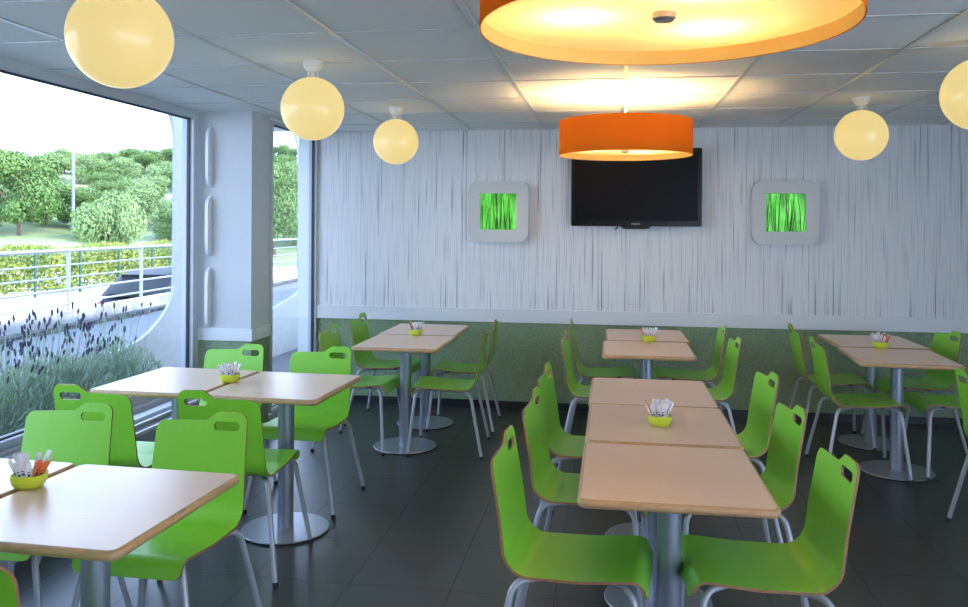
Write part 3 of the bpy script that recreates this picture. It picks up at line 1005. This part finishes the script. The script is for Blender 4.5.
def plant_tree(kind, x, y, h, w, lab, grp, rr):
    o = protos[kind] if not used[kind] else copy_tree(protos[kind]); used[kind] = True
    o.location = (x, y, hillz(x, y)); o.rotation_euler = (0, 0, rr.uniform(0, 6.28))
    o.scale = (w, w, h); tag(o, lab, 'tree', grp)
rrt = random.Random(21)
def on_ray(slope, d):          # slope = sideways offset per metre of depth
    p = F_ * d + R_ * (slope * d); return p.x, p.y
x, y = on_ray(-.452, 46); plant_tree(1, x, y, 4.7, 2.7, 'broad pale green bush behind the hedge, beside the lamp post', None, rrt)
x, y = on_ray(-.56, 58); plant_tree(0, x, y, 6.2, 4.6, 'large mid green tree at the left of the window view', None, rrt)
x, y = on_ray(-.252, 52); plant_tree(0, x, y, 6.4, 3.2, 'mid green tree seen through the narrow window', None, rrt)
k = 0
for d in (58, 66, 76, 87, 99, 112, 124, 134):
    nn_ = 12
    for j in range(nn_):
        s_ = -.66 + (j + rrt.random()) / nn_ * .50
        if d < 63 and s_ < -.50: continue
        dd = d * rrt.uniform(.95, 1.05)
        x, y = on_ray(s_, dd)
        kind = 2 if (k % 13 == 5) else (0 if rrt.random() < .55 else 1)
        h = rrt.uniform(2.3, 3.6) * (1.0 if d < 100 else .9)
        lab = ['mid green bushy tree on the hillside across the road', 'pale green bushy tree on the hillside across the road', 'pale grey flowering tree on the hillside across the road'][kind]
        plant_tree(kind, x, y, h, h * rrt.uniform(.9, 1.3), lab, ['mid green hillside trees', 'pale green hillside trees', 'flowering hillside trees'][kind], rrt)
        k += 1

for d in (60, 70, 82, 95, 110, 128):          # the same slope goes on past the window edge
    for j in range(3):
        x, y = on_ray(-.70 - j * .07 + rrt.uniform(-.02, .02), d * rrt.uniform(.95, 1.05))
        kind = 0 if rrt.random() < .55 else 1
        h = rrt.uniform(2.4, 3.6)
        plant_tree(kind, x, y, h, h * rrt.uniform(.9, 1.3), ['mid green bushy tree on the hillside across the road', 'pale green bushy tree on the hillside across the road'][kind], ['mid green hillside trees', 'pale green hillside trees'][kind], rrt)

# hedge with green fence
hg = empty('hedge', (-20.2, 20, -1)); tag(hg, 'long yellow green hedge growing along the far side of the car park', 'hedge')
g = MB(); rr = random.Random(9)
for _ in range(20000):
    yy = rr.uniform(-4, 26); xx = rr.uniform(-.45, .45); zz = rr.uniform(.12, 1.72) + .08 * math.sin(yy * 1.3)
    s = rr.uniform(.05, .10)
    nrm = Vector((rr.uniform(.1, 1), rr.uniform(-.8, .8), rr.uniform(-.2, .9))).normalized()
    u = nrm.orthogonal().normalized(); w = nrm.cross(u)
    q = Vector((xx, yy, zz))
    g.face([q - u * s, q - w * s * .6, q + u * s, q + w * s * .6])
hf = g.build_raw('foliage', M['leaf_yellow'], hg); hf['kind'] = 'stuff'
fn = empty('mesh_fence', (-19.5, 20, -1)); tag(fn, 'thin green wire fence standing in front of the hedge', 'fence')
for k in range(13):
    g = MB(); g.tube([(0, -4 + k * 2.45, 0), (0, -4 + k * 2.45, 1.55)], .05, 8); g.build('post', M['fence_green'], fn, smooth=50)
g = MB()
for z in (.25, .65, 1.05, 1.45): g.tube([(0, -4, z), (0, 26, z)], .007, 6)
g.build('wire', M['fence_green'], fn)

# street lamp
x, y = on_ray((73 - 484) / 830, 60)
sl = empty('street_lamp', (x, y, hillz(x, y))); tag(sl, 'tall white double armed street lamp rising above the trees', 'street lamp')
g = MB(); g.tube([(0, 0, 0), (0, 0, 6), (0, 0, 9.95 - hillz(x, y))], [.13, .10, .07], 10); g.build('pole', M['railing'], sl, smooth=50)
zt = 9.95 - hillz(x, y)
for s in (-1, 1):
    g = MB(); g.tube([(0, 0, zt - .05), (s * .35 * R_.x, s * .35 * R_.y, zt + .02)], .05, 8); g.build('arm', M['railing'], sl, smooth=50)
    g = MB(); c = R_ * (s * .55)
    g.lathe([(0, .10), (.16, .06), (.20, 0), (0, -.05)], 12, c=(c.x, c.y, zt)); g.build('lamp_head', M['light_metal'], sl, smooth=50)

# parked car: body, glasshouse, wheels
cr = empty('car', (-10.95, 19.3, -1), D(96)); tag(cr, 'dark parked car behind the railing in the car park', 'car')
def loft(g, secs):
    vs = [p for s in secs for p in s]; n = len(secs[0])
    fs = [(i * n + k, i * n + (k + 1) % n, (i + 1) * n + (k + 1) % n, (i + 1) * n + k) for i in range(len(secs) - 1) for k in range(n)]
    fs += [tuple(reversed(range(n))), tuple((len(secs) - 1) * n + k for k in range(n))]
    g.mesh(vs, fs)
def sec(x, hw, z0, z1, c=.08):
    return [(x, -hw + c * .5, z0), (x, hw - c * .5, z0), (x, hw, z0 + c), (x, hw, z1 - c), (x, hw - c, z1), (x, -hw + c, z1), (x, -hw, z1 - c), (x, -hw, z0 + c)]
g = MB(); loft(g, [sec(-2.05, .70, .35, .62), sec(-1.95, .80, .25, .80), (sec(-1.2, .86, .20, .92)), sec(0, .87, .20, .94), sec(1.0, .86, .20, .92), sec(1.8, .82, .22, .80), sec(2.08, .70, .30, .62)]); g.build('body', M['car_paint'], cr, smooth=35)
g = MB()
def gsec(x, hw, z1): return [(x, -.80, .90), (x, .80, .90), (x, hw, z1 - .05), (x, hw - .12, z1), (x, -hw + .12, z1), (x, -hw, z1 - .05)]
loft(g, [gsec(-1.75, .70, .96), gsec(-1.25, .64, 1.36), gsec(-.5, .63, 1.46), gsec(.3, .62, 1.44), gsec(1.15, .70, .96)]); g.build('cabin_glass', M['car_glass'], cr, smooth=35)
g = MB(); loft(g, [[(x, -.56, z), (x, .56, z), (x, .52, z + .02), (x, -.52, z + .02)] for x, z in ((-1.3, 1.355), (-.5, 1.455), (.3, 1.435))]); g.build('roof_panel', M['car_paint'], cr, smooth=35)
for sx in (-1.3, 1.32):
    for sy in (-.80, .80):
        g = MB(); g.tube([(sx, sy - .09, .31), (sx, sy + .09, .31)], .31, 24); g.build('wheel', M['tyre'], cr, smooth=40)
for sy in (-.62, .62):
    g = MB(); g.box(-2.02, -1.94, sy - .1, sy + .1, .62, .78); g.build('tail_light', M['car_light'], cr)

# lavender bed just outside the window
mb = MB(); mb.box(-4.19, -3.17, -3.5, 6.6, -.1, .15); S(mb.build('ground_flowerbed', M['soil']))
def lav_mesh(seed):
    rr = random.Random(seed); g = MB(); s = MB(); f = MB()
    for _ in range(4200):
        a = rr.uniform(0, 6.28); r = .30 * rr.random() ** .5
        h = rr.uniform(.04, .48) * (1 - .40 * (r / .30) ** 2)
        q = Vector((r * math.cos(a), r * math.sin(a), h))
        d = (Vector((math.cos(a) * r * 1.8, math.sin(a) * r * 1.8, .7)) + Vector((rr.uniform(-.5, .5), rr.uniform(-.5, .5), rr.uniform(-.2, .4)))).normalized()
        w = d.orthogonal().normalized(); t = rr.uniform(0, 6.28); w = (w * math.cos(t) + d.cross(w) * math.sin(t))
        L_ = rr.uniform(.03, .065)
        g.face([q, q + d * L_ * .5 + w * .004, q + d * L_, q + d * L_ * .5 - w * .004])
    for _ in range(30):
        a = rr.uniform(0, 6.28); r = rr.uniform(.03, .22)
        b = Vector((r * math.cos(a), r * math.sin(a), .30))
        top = b + Vector((math.cos(a) * rr.uniform(.02, .09), math.sin(a) * rr.uniform(.02, .09), rr.uniform(.18, .46)))
        s.tube([b, (b + top) / 2 + Vector((0, 0, .02)), top], .0016, 4, caps=False)
        d = (top - b).normalized()
        L_ = rr.uniform(.025, .05)
        f.tube([top - d * .005, top + d * L_ * .35, top + d * L_ * .75, top + d * L_], [.003, .0072, .006, .002], 6)
    return g, s, f
def make_lav(seed):
    r = empty('lavender_bush'); g, s, f = lav_mesh(seed)
    o = g.build_raw('foliage', M['lav_leaf'], r)
    o = s.build_raw('flower_stalks', M['lav_leaf'], r); o['kind'] = 'stuff'
    o = f.build_raw('flower_heads', M['lav_flower'], r); o['kind'] = 'stuff'
    return r
lp = [make_lav(31), make_lav(32), make_lav(33)]
lu = [False] * 3
spots = []
rr = random.Random(17)
for row, xx in ((0, -3.57), (1, -3.79)):
    yy = 3.0 + .2 * row
    while yy < (5.3, 6.2)[row]:
        spots.append((xx + rr.uniform(-.02, .02), yy + rr.uniform(-.08, .08), rr.uniform(.92, 1.12)))
        yy += .40
for i, (x, y, s_) in enumerate(spots):
    k = i % 3
    o = lp[k] if not lu[k] else copy_tree(lp[k]); lu[k] = True
    o.location = (x, y, .145); o.rotation_euler = (0, 0, rr.uniform(0, 6.28)); o.scale = (s_, s_, s_)
    tag(o, 'lavender bush with dark flower heads in the bed outside the big window', 'lavender', 'lavender bushes outside the window')

# ------------------------------------------------------------------ light
w = bpy.data.worlds.new('sky'); sc.world = w; w.use_nodes = True
nt = w.node_tree; bg = nt.nodes['Background']
tc = nt.nodes.new('ShaderNodeTexCoord'); sp = nt.nodes.new('ShaderNodeSeparateXYZ')
nt.links.new(tc.outputs['Generated'], sp.inputs[0])
cr_ = nt.nodes.new('ShaderNodeValToRGB')
cr_.color_ramp.elements[0].position = .0; cr_.color_ramp.elements[0].color = (.66, .80, 1.04, 1)
cr_.color_ramp.elements[1].position = .7; cr_.color_ramp.elements[1].color = (.42, .61, 1.04, 1)
nt.links.new(sp.outputs['Z'], cr_.inputs['Fac']); nt.links.new(cr_.outputs['Color'], bg.inputs['Color'])
bg.inputs['Strength'].default_value = 3.75
sd = bpy.data.lights.new('sun', 'SUN'); sd.energy = 4.0; sd.angle = math.radians(1.0); sd.color = (1.0, .95, .86)
so = link(bpy.data.objects.new('sun', sd))
so.rotation_euler = Vector((-math.cos(D(36)) * .97, math.cos(D(36)) * .24, -math.sin(D(36)))).to_track_quat('-Z', 'Y').to_euler()
